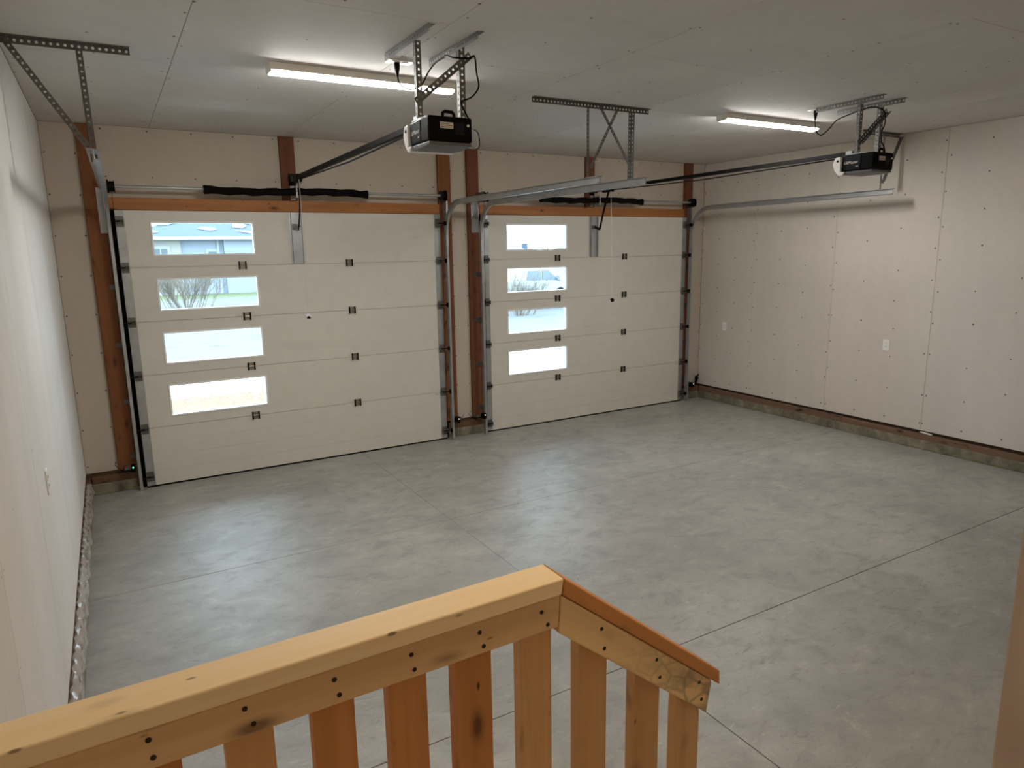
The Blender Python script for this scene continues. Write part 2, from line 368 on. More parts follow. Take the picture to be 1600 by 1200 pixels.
tag(obj('screw_heads', dimples(MB(), pts, (0, 0, -1)), MT['dimple'], ce), kind='stuff')

# side walls
def side_wall(name, x, s, seams, mat, label, gap):
    c = obj(name, MB().box(x+s*.012, x+s*.16, YB-.15, .25, -.25, ZC+.12), MT['gap'], None); tag(c, label, 'wall', kind='structure'); pts = []
    for a, b in zip(seams, seams[1:]):
        box('drywall_sheet', mat, (x, x+s*.0118, b+gap/2, a-gap/2, .186, ZC-.001), c, .001)
        for k in range(4):
            y = b+.025+(a-b-.05)*k/3; z = .26
            while z < ZC-.1:
                pts.append((x, y+random.uniform(-.012, .012), z)); z += random.choice((.29, .31, .33, .42))
    tag(obj('screw_heads', dimples(MB(), pts, (-s, 0, 0), .0085 if s > 0 else .0035), MT['dimple'], c), kind='stuff')
    return c
side_wall('wall_right', XR, 1, [YW, -.80, -1.905, -3.015, -4.13, -5.3, YB], MT['drywall_right'], 'long unpainted drywall wall on the right with two outlets', .0022)
side_wall('wall_left', XL, -1, [YW, -1.15, -2.3, -3.46, -4.525, -5.6, YB], MT['drywall_left'], 'pale unpainted drywall wall running along the left edge', .0045)

# front wall with two door openings
wf = MB()
ops = [(d['x0']+.045, d['x1']-.045) for d in D]
wf.box(XL-.15, ops[0][0], YW+.0125, .25, -.25, ZC+.12); wf.box(ops[0][1], ops[1][0], YW+.0125, .25, -.25, ZC+.12); wf.box(ops[1][1], XR+.15, YW+.0125, .25, -.25, ZC+.12)
for a, b in ops: wf.box(a, b, YW+.0125, .25, 2.395, ZC+.12); wf.box(a, b, .13, .25, -.25, -.01)
wfo = tag(obj('wall_front', wf, MT['wall_core'], None), 'front wall around the two overhead doors, drywall between rough posts', 'wall', kind='structure')
PX = [(-.205, -.075), (1.40, 1.535), (3.0, 3.14), (3.338, 3.475), (4.915, 5.04), (6.505, 6.64)]
pan = [(XL, PX[0][0], .186, ZC), (PX[0][1], PX[1][0], 2.548, ZC), (PX[1][1], PX[2][0], 2.548, ZC), (PX[2][1], PX[3][0], .186, ZC),
       (PX[3][1], PX[4][0], 2.548, ZC), (PX[4][1], PX[5][0], 2.548, ZC), (PX[5][1], XR, .186, ZC)]
pts = []
for a, b, z0, z1 in pan:
    box('drywall_sheet', MT['drywall_front'], (a+.002, b-.002, YW, YW+.0122, z0, z1-.002), wfo, .001)
    if z0 < 1:
        for x in (a+.02, b-.02): pts += [(x, YW, z) for z in [.25+.33*k for k in range(9)]]
    else:
        for z in (z0+.17, z1-.03): pts += [(a+.05+(b-a-.1)*k/4, YW, z) for k in range(5)]
tag(obj('screw_heads', dimples(MB(), pts, (0, -1, 0)), MT['dimple'], wfo), kind='stuff')
obj('siding', MB().box(XL-.6, ops[0][0], .2505, .275, -.2, 3.2).box(ops[0][1], ops[1][0], .2505, .275, -.2, 3.2).box(ops[1][1], XR+.6, .2505, .275, -.2, 3.2).box(ops[0][0], ops[0][1], .2505, .275, 2.4, 3.2).box(ops[1][0], ops[1][1], .2505, .275, 2.4, 3.2), MT['outer_siding'], wfo)  # unseen pale cladding added to bounce more daylight onto the snow
# weather stops closing the gap between door edge and wall
for i, d in enumerate(D):
    for a, b, z0, z1 in ((d['x0']-.028, d['x0']+.045, -.005, 2.44), (d['x1']-.045, d['x1']+.03, -.005, 2.44)):
        tag(box('trim_%d' % (len([o for o in COL.objects if o.name.startswith('trim')])+1), MT['rubber'], (a, b, .047, YW+.0124, z0, z1)),
            'black weather stop along the %s edge of the %s overhead door' % ('left' if a < d['x0'] else 'right', ('left', 'right')[i]), 'weather strip', kind='structure')
    tag(box('trim_%d' % (5+i), MT['rubber'], (d['x0']+.046, d['x1']-.046, .047, YW+.0124, 2.36, 2.439)), 'black weather stop along the top of the %s overhead door' % ('left', 'right')[i], 'weather strip', kind='structure')

# rough lumber posts and headers on the front wall
PL = ['leftmost rough post, beside the left overhead door', 'short rough post above the middle of the left overhead door', 'rough post right of the left overhead door',
      'dark rough post left of the right overhead door', 'short rough post above the middle of the right overhead door', 'rough post right of the right overhead door, near the corner']
for i, (a, b) in enumerate(PX):
    z0 = 2.5485 if i in (1, 4) else .186
    p = tag(obj('lumber_post', MB().box(a, b, .045, YW+.0122, z0, ZC-.002), MT['post' if i in (0, 2) else 'post_dark'], None, bevel=.003), PL[i], 'post', 'rough posts on the front wall')
for i, (a, b) in enumerate(((PX[0][1], PX[2][0]), (PX[3][1], PX[5][0]))):
    tag(obj('lumber_header', MB().box(a+.001, b-.001, .042, YW+.0122, 2.444, 2.546), MT['header'], None, bevel=.003),
        'knotty horizontal board above the %s overhead door' % ('left', 'right')[i], 'board', 'boards above the overhead doors')

# curbs: concrete foot with a wooden sill plate on it
def curb(name, runs, label, mp):
    e = empty(name, (runs[0][0], runs[0][2], 0), label, 'curb', kind='structure')
    for x0, x1, y0, y1, ins in runs:
        lng = 'y' if abs(y1-y0) > abs(x1-x0) else 'x'
        a0, a1 = ((y0, y1) if lng == 'y' else (x0, x1)); n = max(1, round(abs(a1-a0)/1.9)); mb = MB()
        N = max(2, int(abs(a1-a0)/.12))
        box('concrete_curb', MT['curb'], (x0, x1, y0, y1, 0, .098), e, .006)
        for k in range(n):
            p, q = a0+(a1-a0)*k/n+.002, a0+(a1-a0)*(k+1)/n-.002; h = .158+random.uniform(-.004, .004)
            b = (x0+ins[0], x1+ins[1], p, q, .099, h) if lng == 'y' else (p, q, y0+ins[2], y1, .099, h)
            obj('sill_plate', MB().box(*b), MT[mp], e, bevel=.004)
    return e
curb('baseboard_right', [(XR-.034, XR+.0115, YB+.02, YW-.05, (.004, 0, 0))], 'low concrete curb and reddish sill plate under the right wall', 'plate')
curb('baseboard_left', [(XL-.0115, XL+.036, YB+1.1, YW-.05, (0, -.004, 0))], 'low concrete curb under the left wall', 'plate_x')
curb('baseboard_front', [(XL+.037, -.075, .02, YW+.012, (0, 0, .005)), (3.015, 3.47, .015, YW+.012, (0, 0, .005)), (6.54, XR-.036, .02, YW+.012, (0, 0, .005))],
     'low concrete curb with dark sill plate between and beside the overhead doors', 'plate_x')

# crumpled plastic film on the left curb
mb = MB(); n = 190; rows = 6
for k in range(n+1):
    y = -5.3+5.15*k/n; amp = .35+.65*max(0, math.sin(k*.05+.4))
    for r in range(rows+1):
        t = r/rows; x = XL+.003+.042*min(1, t*1.4); z = .163+.02*amp*math.sin(k*.9+r*1.3)*math.sin(k*.23+r)+(.012*amp if r in (1, 4) else 0)
        if t > .7: z -= (t-.7)*.32*(.7+.3*math.sin(k*.31)); x += .006*math.sin(k*.57+r)
        mb.v.append((x+.004*math.sin(k*1.7+2*r), y, max(z, .1605 if t < .7 else .03)))
mb.f = [(k*(rows+1)+r, k*(rows+1)+r+1, (k+1)*(rows+1)+r+1, (k+1)*(rows+1)+r) for k in range(n) for r in range(rows)]; mb.mi = [0]*len(mb.f)
o = tag(obj('plastic_film', mb, MT['film'], None, True), 'crumpled clear plastic sheeting lying along the curb of the left wall', 'plastic sheet')

# back wall with the house doorway the picture is taken from
JX0, JX1 = -.38, .535
wb = MB().box(-1.7, JX0-.04, YB-.15, YB-.001, -.25, ZC+.12).box(JX1+.04, XR, YB-.15, YB, -.25, ZC).box(JX0-.04, JX1+.04, YB-.15, YB, 2.5, ZC).box(JX0-.04, JX1+.04, YB-.15, YB, -.25, .40)
tag(obj('wall_back', wb, MT['drywall_front'], None), 'back wall with the doorway into the house', 'wall', kind='structure')
dj = empty('door_3', (.08, YB-.07, .40), 'wooden frame of the house doorway at the right edge', 'door frame', kind='structure')
obj('side_jamb', MB().box(JX1, JX1+.04, YB-.15, YB+.02, .401, 2.5), MT['jamb'], dj, bevel=.003)
obj('side_jamb', MB().box(JX0-.04, JX0, YB-.15, YB+.02, .401, 2.5), MT['jamb'], dj, bevel=.003)
obj('door_stop', MB().box(JX1-.012, JX1, YB-.15, YB-.035, .401, 2.46), MT['jamb'], dj, bevel=.002)
obj('head_jamb', MB().box(JX0, JX1, YB-.15, YB+.02, 2.46, 2.5), MT['jamb'], dj, bevel=.003)
obj('threshold', MB().box(JX0, JX1, YB-.15, YB+.02, .401, .425), MT['galv_dark'], dj, bevel=.003)
# plain hall behind the doorway
hall = MB().box(-1.2, 1.4, -8.9, YB-.1495, .30, .40).box(-1.2, 1.4, -8.9, YB-.1495, 2.72, 2.8).box(-1.3, -1.2, -8.9, YB-.1495, .3, 2.8).box(1.4, 1.5, -8.9, YB-.1495, .3, 2.8).box(-1.3, 1.5, -9, -8.9, .3, 2.8)
tag(obj('wall_hall', hall, MT['drywall_left'], None), 'plain hall of the house behind the doorway', 'hall', kind='structure')

hl = empty('hall_lamp', (-1.07, -6.98, 1.95), 'round glass wall lamp in the hall behind the doorway', 'light')  # unseen lamp added to brighten the door jamb
obj('lamp_shade', MB().tube([(-1.199+.1*k/8, -6.98, 1.95) for k in range(9)], [.001+.13*math.sqrt(max(0, 1-(k/8)**2)) for k in range(9)], 20), MT['hall_lamp'], hl, True)

# ------------------------------------------------------------------ overhead doors
hb = MB(); hb.m = 0
hb.box(-.03, .03, -.003, 0, .006, .034); hb.box(-.03, .03, -.003, 0, -.034, -.006); hb.cyl((-.032, -.008, 0), (.032, -.008, 0), .0055, 8)
hb.m = 1; hb.box(-.034, -.022, -.014, -.003, -.036, .036); hb.box(.022, .034, -.014, -.003, -.036, .036)
HINGE = hb.mesh('hinge', [MT['brass'], MT['black_metal']], V((0, 0, 0)))
def roller_hinge(s):
    mb = MB(); mb.m = 0; mb.box(-.028, .03, -.0035, 0, -.045, .045); mb.box(-.03, .03, -.03, -.0035, -.014, -.010); mb.box(-.03, .03, -.03, -.0035, .010, .014)
    mb.box(-.032, -.028, -.034, 0, -.02, .02); mb.box(.026, .03, -.034, 0, -.02, .02)
    mb.m = 1; mb.cyl((0, -.026, 0), (-s*.062, -.036, 0), .006, 8); mb.cyl((-s*.06, -.040, 0), (-s*.078, -.040, 0), .022, 14)
    return mb.mesh('roller_hinge', [MT['galv_dark'], MT['black_metal']], V((0, 0, 0)))
RH = {1: roller_hinge(1), -1: roller_hinge(-1)}
rb = lambda: None
def make_door(i):
    d = D[i]; x0, x1 = d['x0'], d['x1']; wx0, wx1 = d['w']; xc = (x0+x1)/2
    e = empty('door_%d' % (i+1), (xc, .02, 0), ('white sectional overhead door on the left, with four stacked windows', 'white sectional overhead door on the right, farther away, with four stacked windows')[i], 'garage door', kind='structure')
    for k in range(5):
        z0, z1 = JZ[k]+.0015, JZ[k+1]-.0015; hz = WZ[k-1] if k else None
        cuts = [z0+(z1-z0)*q/4 for q in range(5)]; G = .0025
        rows = [(cuts[q]+(G if q else 0), cuts[q+1]-(G if q < 3 else 0)) for q in range(4)]
        mb = MB()
        def seg(za, zb, ya):
            if hz and za < hz[1] and zb > hz[0]:
                ps = sorted({za, zb, min(max(hz[0], za), zb), min(max(hz[1], za), zb)})
                for a, b in zip(ps, ps[1:]):
                    if a >= hz[0]-1e-6 and b <= hz[1]+1e-6: mb.box(x0, wx0, ya, .045, a, b); mb.box(wx1, x1, ya, .045, a, b)
                    else: mb.box(x0, x1, ya, .045, a, b)
            else: mb.box(x0, x1, ya, .045, za, zb)
        for q, (a, b) in enumerate(rows):
            seg(a, b, 0)
            if q < 3: seg(b, rows[q+1][0], .0012 if hz else .0018)
        if k < 4: mb.box(x0+.002, x1-.002, .012, .04, z1, z1+.0029)
        sec = obj('door_section', mb, MT['door'], e)
        if hz:
            f = MB(); t = .016
            for a, b, c, dd in ((wx0, wx1, hz[0], hz[0]+t), (wx0, wx1, hz[1]-t, hz[1]), (wx0, wx0+t, hz[0]+t, hz[1]-t), (wx1-t, wx1, hz[0]+t, hz[1]-t)):
                f.box(a+.0005, b-.0005, -.006, .05, c+.0005, dd-.0005)
            obj('window_frame', f, MT['white'], sec, bevel=.002)
            obj('window_pane', MB().box(wx0+t, wx1-t, .024, .030, hz[0]+t, hz[1]-t), MT['glass'], sec)
        for xa in (x0, x1-.072): obj('end_stile', MB().box(xa+.001, xa+.071, -.003, -.0002, z0, z1), MT['galv'], e, bevel=.001)
    obj('bottom_seal', MB().box(x0, x1, -.004, .046, -.0015, .0115), MT['rubber'], e)
    for z in JZ[1:5]:
        for fx in (x0+.98, x0+1.982): inst('hinge', HINGE, (fx, -.0003, z), e)
        inst('roller_hinge', RH[1], (x0+.033, -.003, z), e); inst('roller_hinge', RH[-1], (x1-.033, -.003, z), e)
    for s, xx in ((1, x0+.033), (-1, x1-.033)):
        inst('roller_hinge', RH[s], (xx, -.003, 2.345), e); inst('roller_hinge', RH[s], (xx, -.003, .10), e)
    m = MB(); m.m = 0; m.box(xc-.05, xc+.05, -.003, -.0003, 1.965, 2.435); m.box(xc-.05, xc-.046, -.03, -.003, 1.965, 2.435); m.box(xc+.046, xc+.05, -.03, -.003, 1.965, 2.435)
    m.box(xc-.066, xc-.05, -.003, -.0003, 1.965, 2.435); m.box(xc+.05, xc+.066, -.003, -.0003, 1.965, 2.435)
    op = obj('opener_bracket', m, MT['galv'], e)
    mm = MB().box(xc-.045, xc+.0, -.05, -.004, 2.29, 2.33).cyl((xc-.045, -.04, 2.31), (xc+.03, -.04, 2.31), .007, 8); obj('clevis', mm, MT['galv_dark'], op)
    tg = obj('warning_tag', MB().box(x1-.135, x1-.075, -.0016, -.0004, .505, .53), MT['label'], e); tg['label'] = 'small white paper tag with a dark line'
    obj('print', MB().box(x1-.128, x1-.10, -.002, -.0017, .518, .522), MT['ink'], tg)
    return e
make_door(0); make_door(1)

# ------------------------------------------------------------------ door tracks
def track(x, s, xe, ye, label):
    """s = +1 when the channel opens towards +x"""
    e = empty('door_track', (x, -.05, 0), label, 'track', 'steel overhead door tracks')
    pr = [(0, -.026), (.024, -.026), (.024, -.021), (.003, -.023), (.003, .023), (.024, .021), (.024, .026), (0, .026)]
    pr = [(a*s, b) for a, b in pr]
    if s < 0: pr = pr[::-1]
    X, Y, Z = V((1, 0, 0)), V((0, 1, 0)), V((0, 0, 1)); R_, zt = .32, 2.548; yv = -.047
    fr = [(V((x, yv, .004)), X, -Y), (V((x, yv, zt-R_)), X, -Y)]
    obj('vertical_track', MB().sweep(pr, fr), MT['galv'], e)
    fr = []
    for k in range(9):
        a = math.pi/2*k/8; c = V((x, yv-R_, zt-R_)); n = V((0, -math.cos(a), -math.sin(a)))
        fr.append((c+V((0, R_*math.cos(a), R_*math.sin(a))), X, n))
    obj('curved_track', MB().sweep(pr, fr), MT['galv'], e, True)
    fr = [(V((x, yv-R_, zt)), X, -Z), (V((xe, ye, zt+.012)), X, -Z)]
    obj('horizontal_track', MB().sweep(pr, fr), MT['galv'], e)
    an = [(-.002*s, .028), (-.030*s, .028), (-.030*s, .025), (-.005*s, .025), (-.005*s, -.03), (-.002*s, -.03)]
    if s > 0: an = an[::-1]
    fr = [(V((x, yv-R_-.05, zt)), X, Z), (V((xe, ye, zt+.012)), X, Z)]
    obj('reinforcing_angle', MB().sweep(an, fr), MT['galv'], e)
    # flag bracket and jamb brackets that fix the track to the post
    fb = MB().box(x-s*.006, x-s*.003, -.03, .044, 2.25, 2.62).box(x-s*.006, x-s*.055, .040, .0435, 2.25, 2.62)
    obj('flag_bracket', fb, MT['galv'], e)
    for z in (.30, .80, 1.30, 1.80):
        obj('jamb_bracket', MB().box(x-s*.004, x-s*.0005, -.045, .044, z-.025, z+.025).box(x-s*.004, x-s*.045, .041, .0445, z-.02, z+.02), MT['galv_dark'], e)
    return e
track(-.058, 1, -.105, -2.62, 'steel track at the left edge of the left overhead door')
track(3.041, -1, 3.13, -2.55, 'steel track at the right edge of the left overhead door')
track(3.429, 1, 3.53, -2.60, 'steel track at the left edge of the right overhead door')
track(6.559, -1, 6.575, -2.70, 'steel track at the right edge of the right overhead door')

# ------------------------------------------------------------------ track hangers
def mbperf(p0, p1, a, b, **k): return MB().perf_angle(p0, p1, a, b, **k)
DN, UP = V((0, 0, -1)), V((0, 0, 1)); XP, YP = V((1, 0, 0)), V((0, 1, 0))
h = empty('track_hanger', (3.18, -2.40, 2.52), 'perforated steel hanger with crossed braces between the two overhead doors', 'hanger', 'perforated steel track hangers')
obj('ceiling_angle', mbperf((2.643, -2.385, ZC-.0005), (3.73, -2.385, ZC-.0005), DN, -YP, width=.036), MT['galv_dark'], h)
obj('strap', MB().perf((3.128, -2.388, ZC-.03), (3.128, -2.388, 2.545), XP, .02, YP), MT['galv_dark'], h)
obj('strap', mbperf((3.555, -2.388, ZC-.03), (3.552, -2.388, 2.52), XP, YP, width=.034), MT['galv_dark'], h)
obj('brace', MB().perf((3.235, -2.392, ZC-.02), (3.545, -2.392, 2.665), V((.8, 0, .55)), .022, -YP), MT['galv_dark'], h)
obj('brace', MB().perf((3.40, -2.397, ZC-.02), (3.145, -2.397, 2.665), V((.85, 0, -.5)), .022, -YP), MT['galv_dark'], h)
h = empty('track_hanger', (-.2, -2.43, 2.5), 'dark perforated hanger with one diagonal brace, at the upper left over the left wall', 'hanger', 'perforated steel track hangers')
obj('ceiling_angle', mbperf((-.455, -2.41, ZC-.0005), (.12, -2.43, ZC-.0005), DN, -YP, width=.036), MT['galv_dark'], h)
obj('strap', mbperf((-.125, -2.425, ZC-.03), (-.115, -2.425, 2.545), XP, YP, width=.03), MT['galv_dark'], h)
obj('brace', MB().perf((-.44, -2.43, ZC-.02), (-.13, -2.43, 2.60), V((.85, 0, .5)), .03, -YP), MT['galv_dark'], h)
h = empty('track_hanger', (6.65, -2.56, 2.52), 'steel hanger behind the right opener, beside the right wall', 'hanger', 'perforated steel track hangers')
obj('ceiling_angle', mbperf((6.25, -2.55, ZC-.0005), (6.85, -2.55, ZC-.0005), DN, -YP, width=.036), MT['galv_dark'], h)
obj('strap', MB().perf((6.584, -2.553, ZC-.03), (6.584, -2.553, 2.535), XP, .026, YP), MT['galv'], h)
obj('brace', mbperf((6.845, -2.556, ZC-.03), (6.60, -2.556, 2.66), V((.85, 0, -.5)), -YP, width=.036), MT['galv_dark'], h)

# ------------------------------------------------------------------ torsion springs
def torsion(i):
    d = D[i]; x0, x1 = d['x0'], d['x1']; xc = (x0+x1)/2; y, z = -.085, 2.622
    e = empty('torsion_spring', (xc, y, z), 'black-sleeved torsion spring on a steel shaft above the %s overhead door' % ('left', 'right')[i], 'spring', 'torsion springs above the doors')
    obj('shaft', MB().cyl((x0-.045, y, z), (x1+.045, y, z), .0125, 12), MT['galv'], e, True)
    a, b = x0+.70, x0+2.175; n = 22; P = []; Rr = []
    for k in range(n+1):
        t = k/n; P.append((a+(b-a)*t, y-.004, z-.006-.008*math.sin(t*math.pi*2.1)+.004*math.sin(k*1.7))); Rr.append(.033+.003*math.sin(k*2.3)+(.006 if k in (0, n) else 0))
    obj('spring_sleeve', MB().tube(P, Rr, 14), MT['rubber'], e, True)
    for s, xx in ((1, x0-.03), (-1, x1+.03)):
        m = MB().cyl((xx, y, z), (xx+s*.012, y, z), .055, 20).cyl((xx+s*.012, y, z), (xx+s*.05, y, z), .042, 20).cyl((xx+s*.05, y, z), (xx+s*.055, y, z), .05, 20)
        obj('cable_drum', m, MT['black_metal'], e, True)
        obj('bearing_plate', MB().box(xx-s*.012, xx-s*.009, -.12, .044, z-.05, z+.05), MT['galv_dark'], e)
        obj('lift_cable', MB().tube([(xx+s*.03, y+.04, z), (xx+s*.028, -.012, .12)], .0018, 5), MT['black_metal'], e)
    m = MB().box(xc-.012, xc+.012, -.122, .044, z-.055, z-.045).box(xc-.02, xc+.02, .0385, .0445, z-.07, z+.07).box(xc-.006, xc+.006, -.123, -.05, z-.05, z+.05)
    obj('center_bracket', m, MT['galv'], e)
    return e
torsion(0); torsion(1)

# ------------------------------------------------------------------ openers
def opener(i):
    xc = (1.505, 5.045)[i]; rx = (1.49, 4.994)[i]; yb = (-3.41, -3.54)[i]; yf = yb+.27; z0, z1 = 2.602, 2.735
    lab = ('black garage door opener with a print label on its back, hanging over the left bay', 'black and white garage door opener hanging in the right bay, near the right wall')[i]
    e = empty('garage_door_opener', (xc, yb+.13, z0), lab, 'opener', 'garage door openers')
    wd = .125
    # motor housing: narrower nose towards the door, plain back
    pl = [(-wd, 0), (wd, 0), (wd, .10), (wd-.012, .27), (-wd+.012, .27), (-wd, .10)]
    hs = obj('housing', MB().prism(pl, lambda a, b, k: V((xc+a, yb+b, (z0+.008, z1)[k]))), MT['black'], e, bevel=.009)
    # charcoal side cheeks with lettering
    for s in (-1, 1):
        ck = obj('side_panel', MB().prism([(yb+.105, z0+.02), (yb+.262, z0+.02), (yb+.262, z1-.022), (yb+.105, z1-.012)], lambda a, b, k: V((xc+s*(wd-.0005-(a-yb-.10)*.0706+(.003 if k else 0)), a, b))), MT['navy'], hs)
    text('LiftMaster', .030, MT['white'], lambda a, b, c: V((xc-(wd+.0045-(.085-a)*.0706)+.001-c, yb+.185-a, z0+.072+b)), hs)
    text('8365', .012, MT['white'], lambda a, b, c: V((xc-(wd+.0045-(.02-a)*.0706)+.001-c, yb+.130-a, z0+.040+b)), hs)
    # white light lens wrapping the nose and the underside
    ln = [(0, z0-.012), (.10, z0-.020), (.255, z0-.016), (.325, z0+.02), (.345, z0+.075), (.325, z0+.118), (.275, z0+.124), (.275, z0+.006), (0, z0+.006)]
    lens = MB().prism([(.225, z0+.008), (.24, z0-.020), (.275, z0-.020), (.315, z0+.02), (.333, z0+.07), (.315, z0+.118), (.275, z0+.124), (.262, z0+.112), (.262, z0+.008)], lambda a, b, k: V((xc+(-wd-.006 if not k else wd+.006), yb+a+.002, b)))
    lo = obj('light_lens', lens, MT['lens'], e, bevel=.006)
    obj('bottom_tray', MB().prism([(.004, z0+.0075), (.004, z0-.010), (.10, z0-.017), (.2385, z0-.0145), (.2245, z0+.0075)], lambda a, b, k: V((xc+(-wd+.004 if not k else wd-.004), yb+a+.002, b))), MT['tray'], e, bevel=.004)
    obj('screw_cap', MB().cyl((xc-wd-.0062, yb+.292, z0+.092), (xc-wd-.0085, yb+.292, z0+.092), .009, 10), MT['black'], lo)
    # back details
    pn = obj('back_panel', MB().box(xc-.085, xc+.09, yb-.004, yb, z0+.03, z1-.02), MT['black'], e, bevel=.003)
    lb = MB().box(xc-.062, xc+.012, yb-.0056, yb-.0041, z0+.072, z0+.102); l_ = obj('print_label', lb, MT['label'], pn)
    for k in range(3): obj('print_line', MB().box(xc-.058, xc+.006-.02*(k == 2), yb-.0062, yb-.0057, z0+.077+.008*k, z0+.0795+.008*k), MT['ink'], pn)
    obj('learn_button', MB().cyl((xc+.098, yb-.001, z0+.092), (xc+.098, yb-.008, z0+.092), .007, 12), MT['lens'], e)
    obj('warning_panel', MB().box(xc+.022, xc+.075, yb-.0056, yb-.0041, z0+.045, z1-.03), MT['navy'], pn)
    obj('top_plate', MB().box(xc-.115, xc+.115, yb+.05, yb+.24, z1, z1+.006).box(xc-.10, xc-.07, yb+.20, yb+.25, z1+.006, z1+.03), MT['galv'], e)
    obj('wire_cover', MB().tube([(xc-.035, yb+.02, z1-.002), (xc-.035, yb+.02, z1+.018), (xc-.02, yb+.02, z1+.026), (xc+.02, yb+.02, z1+.024), (xc+.03, yb+.02, z1+.012), (xc+.03, yb+.02, z1-.002)], .009, 8), MT['black'], e, True)
    # rail, belt and trolley
    zr = 2.752
    obj('rail', MB().bar((rx, .01, zr-.014), (xc, yb+.29, zr+.004), .036, .032), MT['black_metal'], e)
    obj('rail_tip', MB().bar((rx, -.0, zr-.014), (rx, -.10, zr-.0135), .046, .044), MT['galv_dark'], e)
    obj('drive_belt', MB().tube([(rx, -.15, zr-.034), ((rx+xc)/2, -1.7, zr-.050), (xc, yb+.35, zr-.022)], .006, 6), MT['black_metal'], e)
    obj('header_bracket', MB().box(rx-.03, rx+.03, .037, .0445, zr-.07, zr+.04).box(rx-.03, rx-.026, -.03, .037, zr-.045, zr+.02).box(rx+.026, rx+.03, -.03, .037, zr-.045, zr+.02), MT['black_metal'], e)
    ty = (-.17, -.26)[i]
    obj('trolley', MB().box(rx-.026, rx+.026, ty-.09, ty+.07, zr-.055, zr+.012), MT['black_metal'], e, bevel=.004)
    if i == 0: arm = [(rx+.012, ty, zr-.05), (rx+.018, -.165, zr-.14), (rx+.016, -.125, 2.46), (rx+.010, -.085, 2.34), (rx+.006, -.055, 2.28)]
    else: arm = [(rx, ty-.02, zr-.05), (rx, -.18, 2.46), (rx, -.125, 2.30), (rx-.004, -.115, 2.285), (rx-.02, -.07, 2.305), (rx-.02, -.045, 2.31)]
    am = MB()
    for p, q in zip(arm, arm[1:]): am.bar(p, V(q)+(V(q)-V(p)).normalized()*.008, .008, .026, (0, -1, .25) if abs(q[2]-p[2]) > .02 else (0, 0, 1))
    obj('door_arm', am, MT['black_metal'], e)
    # release cord and handle
    if i == 0: c0, c1 = V((rx-.04, -.40, zr-.05)), V((1.447, -.40, 1.50))
    else: c0, c1 = V((rx-.06, -.40, zr-.05)), V((4.93, -.45, 1.48))
    obj('release_cord', MB().tube([c0, (c0+c1)/2+V((.004, 0, 0)), c1], .0022, 5), MT['label' if i == 0 else 'lens'], e)
    hn = MB(); hn.m = 0; hn.tube([c1+V((-.022, 0, -.006)), c1+V((.0, 0, .0)), c1+V((.022, 0, -.014))], [.011, .016, .012], 10)
    hn.m = 1; hn.tube([c1+V((0, 0, .004)), c1+V((.004, 0, -.03))], [.012, .018], 10)
    obj('pull_handle', hn, [MT['lens' if i == 0 else 'black'], MT['black']], e, True)
    # wire loops at the right side
    if i == 0:
        for r in (.0, .012):
            P = [(xc+wd-.005, yb+.03, z0+.085), (xc+wd+.03+r, yb+.03, z0+.075), (xc+wd+.045+r, yb+.03, z0+.03), (xc+wd+.035+r, yb+.03, z0-.012), (xc+wd-.01, yb+.03, z0-.008)]
            obj('bell_wire', MB().tube(smooth_path(P), .0022, 6), MT['black' if r else 'lens'], e, True)
    return e
def smooth_path(P, n=6):
    P = [V(p) for p in P]; out = []
    for i in range(len(P)-1):
        p0, p1, p2, p3 = P[max(i-1, 0)], P[i], P[i+1], P[min(i+2, len(P)-1)]
        for k in range(n):
            t = k/n; out.append(.5*((2*p1)+(p2-p0)*t+(2*p0-5*p1+4*p2-p3)*t*t+(3*p1-p0-3*p2+p3)*t**3))
    return out+[P[-1]]
opener(0); opener(1)

def opener_mount(i):
    if i == 0:
        xa, xb, y0, y1, ys_, sx = 1.345, 1.612, -2.93, -3.53, -3.30, (1.372, 1.618)
        lab = 'perforated steel mount holding the left opener to the ceiling'
    else:
        xa, xb, y0, y1, ys_, sx = 4.905, 5.172, -3.03, -3.59, -3.40, (4.93, 5.186)
        lab = 'perforated steel mount holding the right opener to the ceiling'
    e = empty('opener_mount', ((xa+xb)/2, ys_, 2.735), lab, 'hanger', 'perforated opener mounts')
    for x, o in ((xa, XP), (xb, XP)):
        obj('ceiling_angle', mbperf((x, y0, ZC-.0005), (x, y1, ZC-.0005), DN, o, width=.036), MT['galv_dark'], e)
    obj('strap', mbperf((sx[0], ys_, ZC-.015), (sx[0], ys_, 2.742), XP, YP, width=.03), MT['galv_dark'], e)  # darker steel; backlit shade of the straps put into the colour
    obj('strap', mbperf((sx[1], ys_, ZC-.015), (sx[1], ys_, 2.742), XP, YP, width=.034), MT['galv_dark'], e)
    tp = (sx[1]+.075, ys_-.004, 3.062) if i == 0 else (sx[1]+.075, ys_-.004, 3.06)
    obj('brace', MB().perf_angle(tp, (sx[0]-.0, ys_-.004, 2.80), V((-.6, 0, .75)), -YP, width=.034), MT['galv_dark'], e)
    return e
opener_mount(0); opener_mount(1)

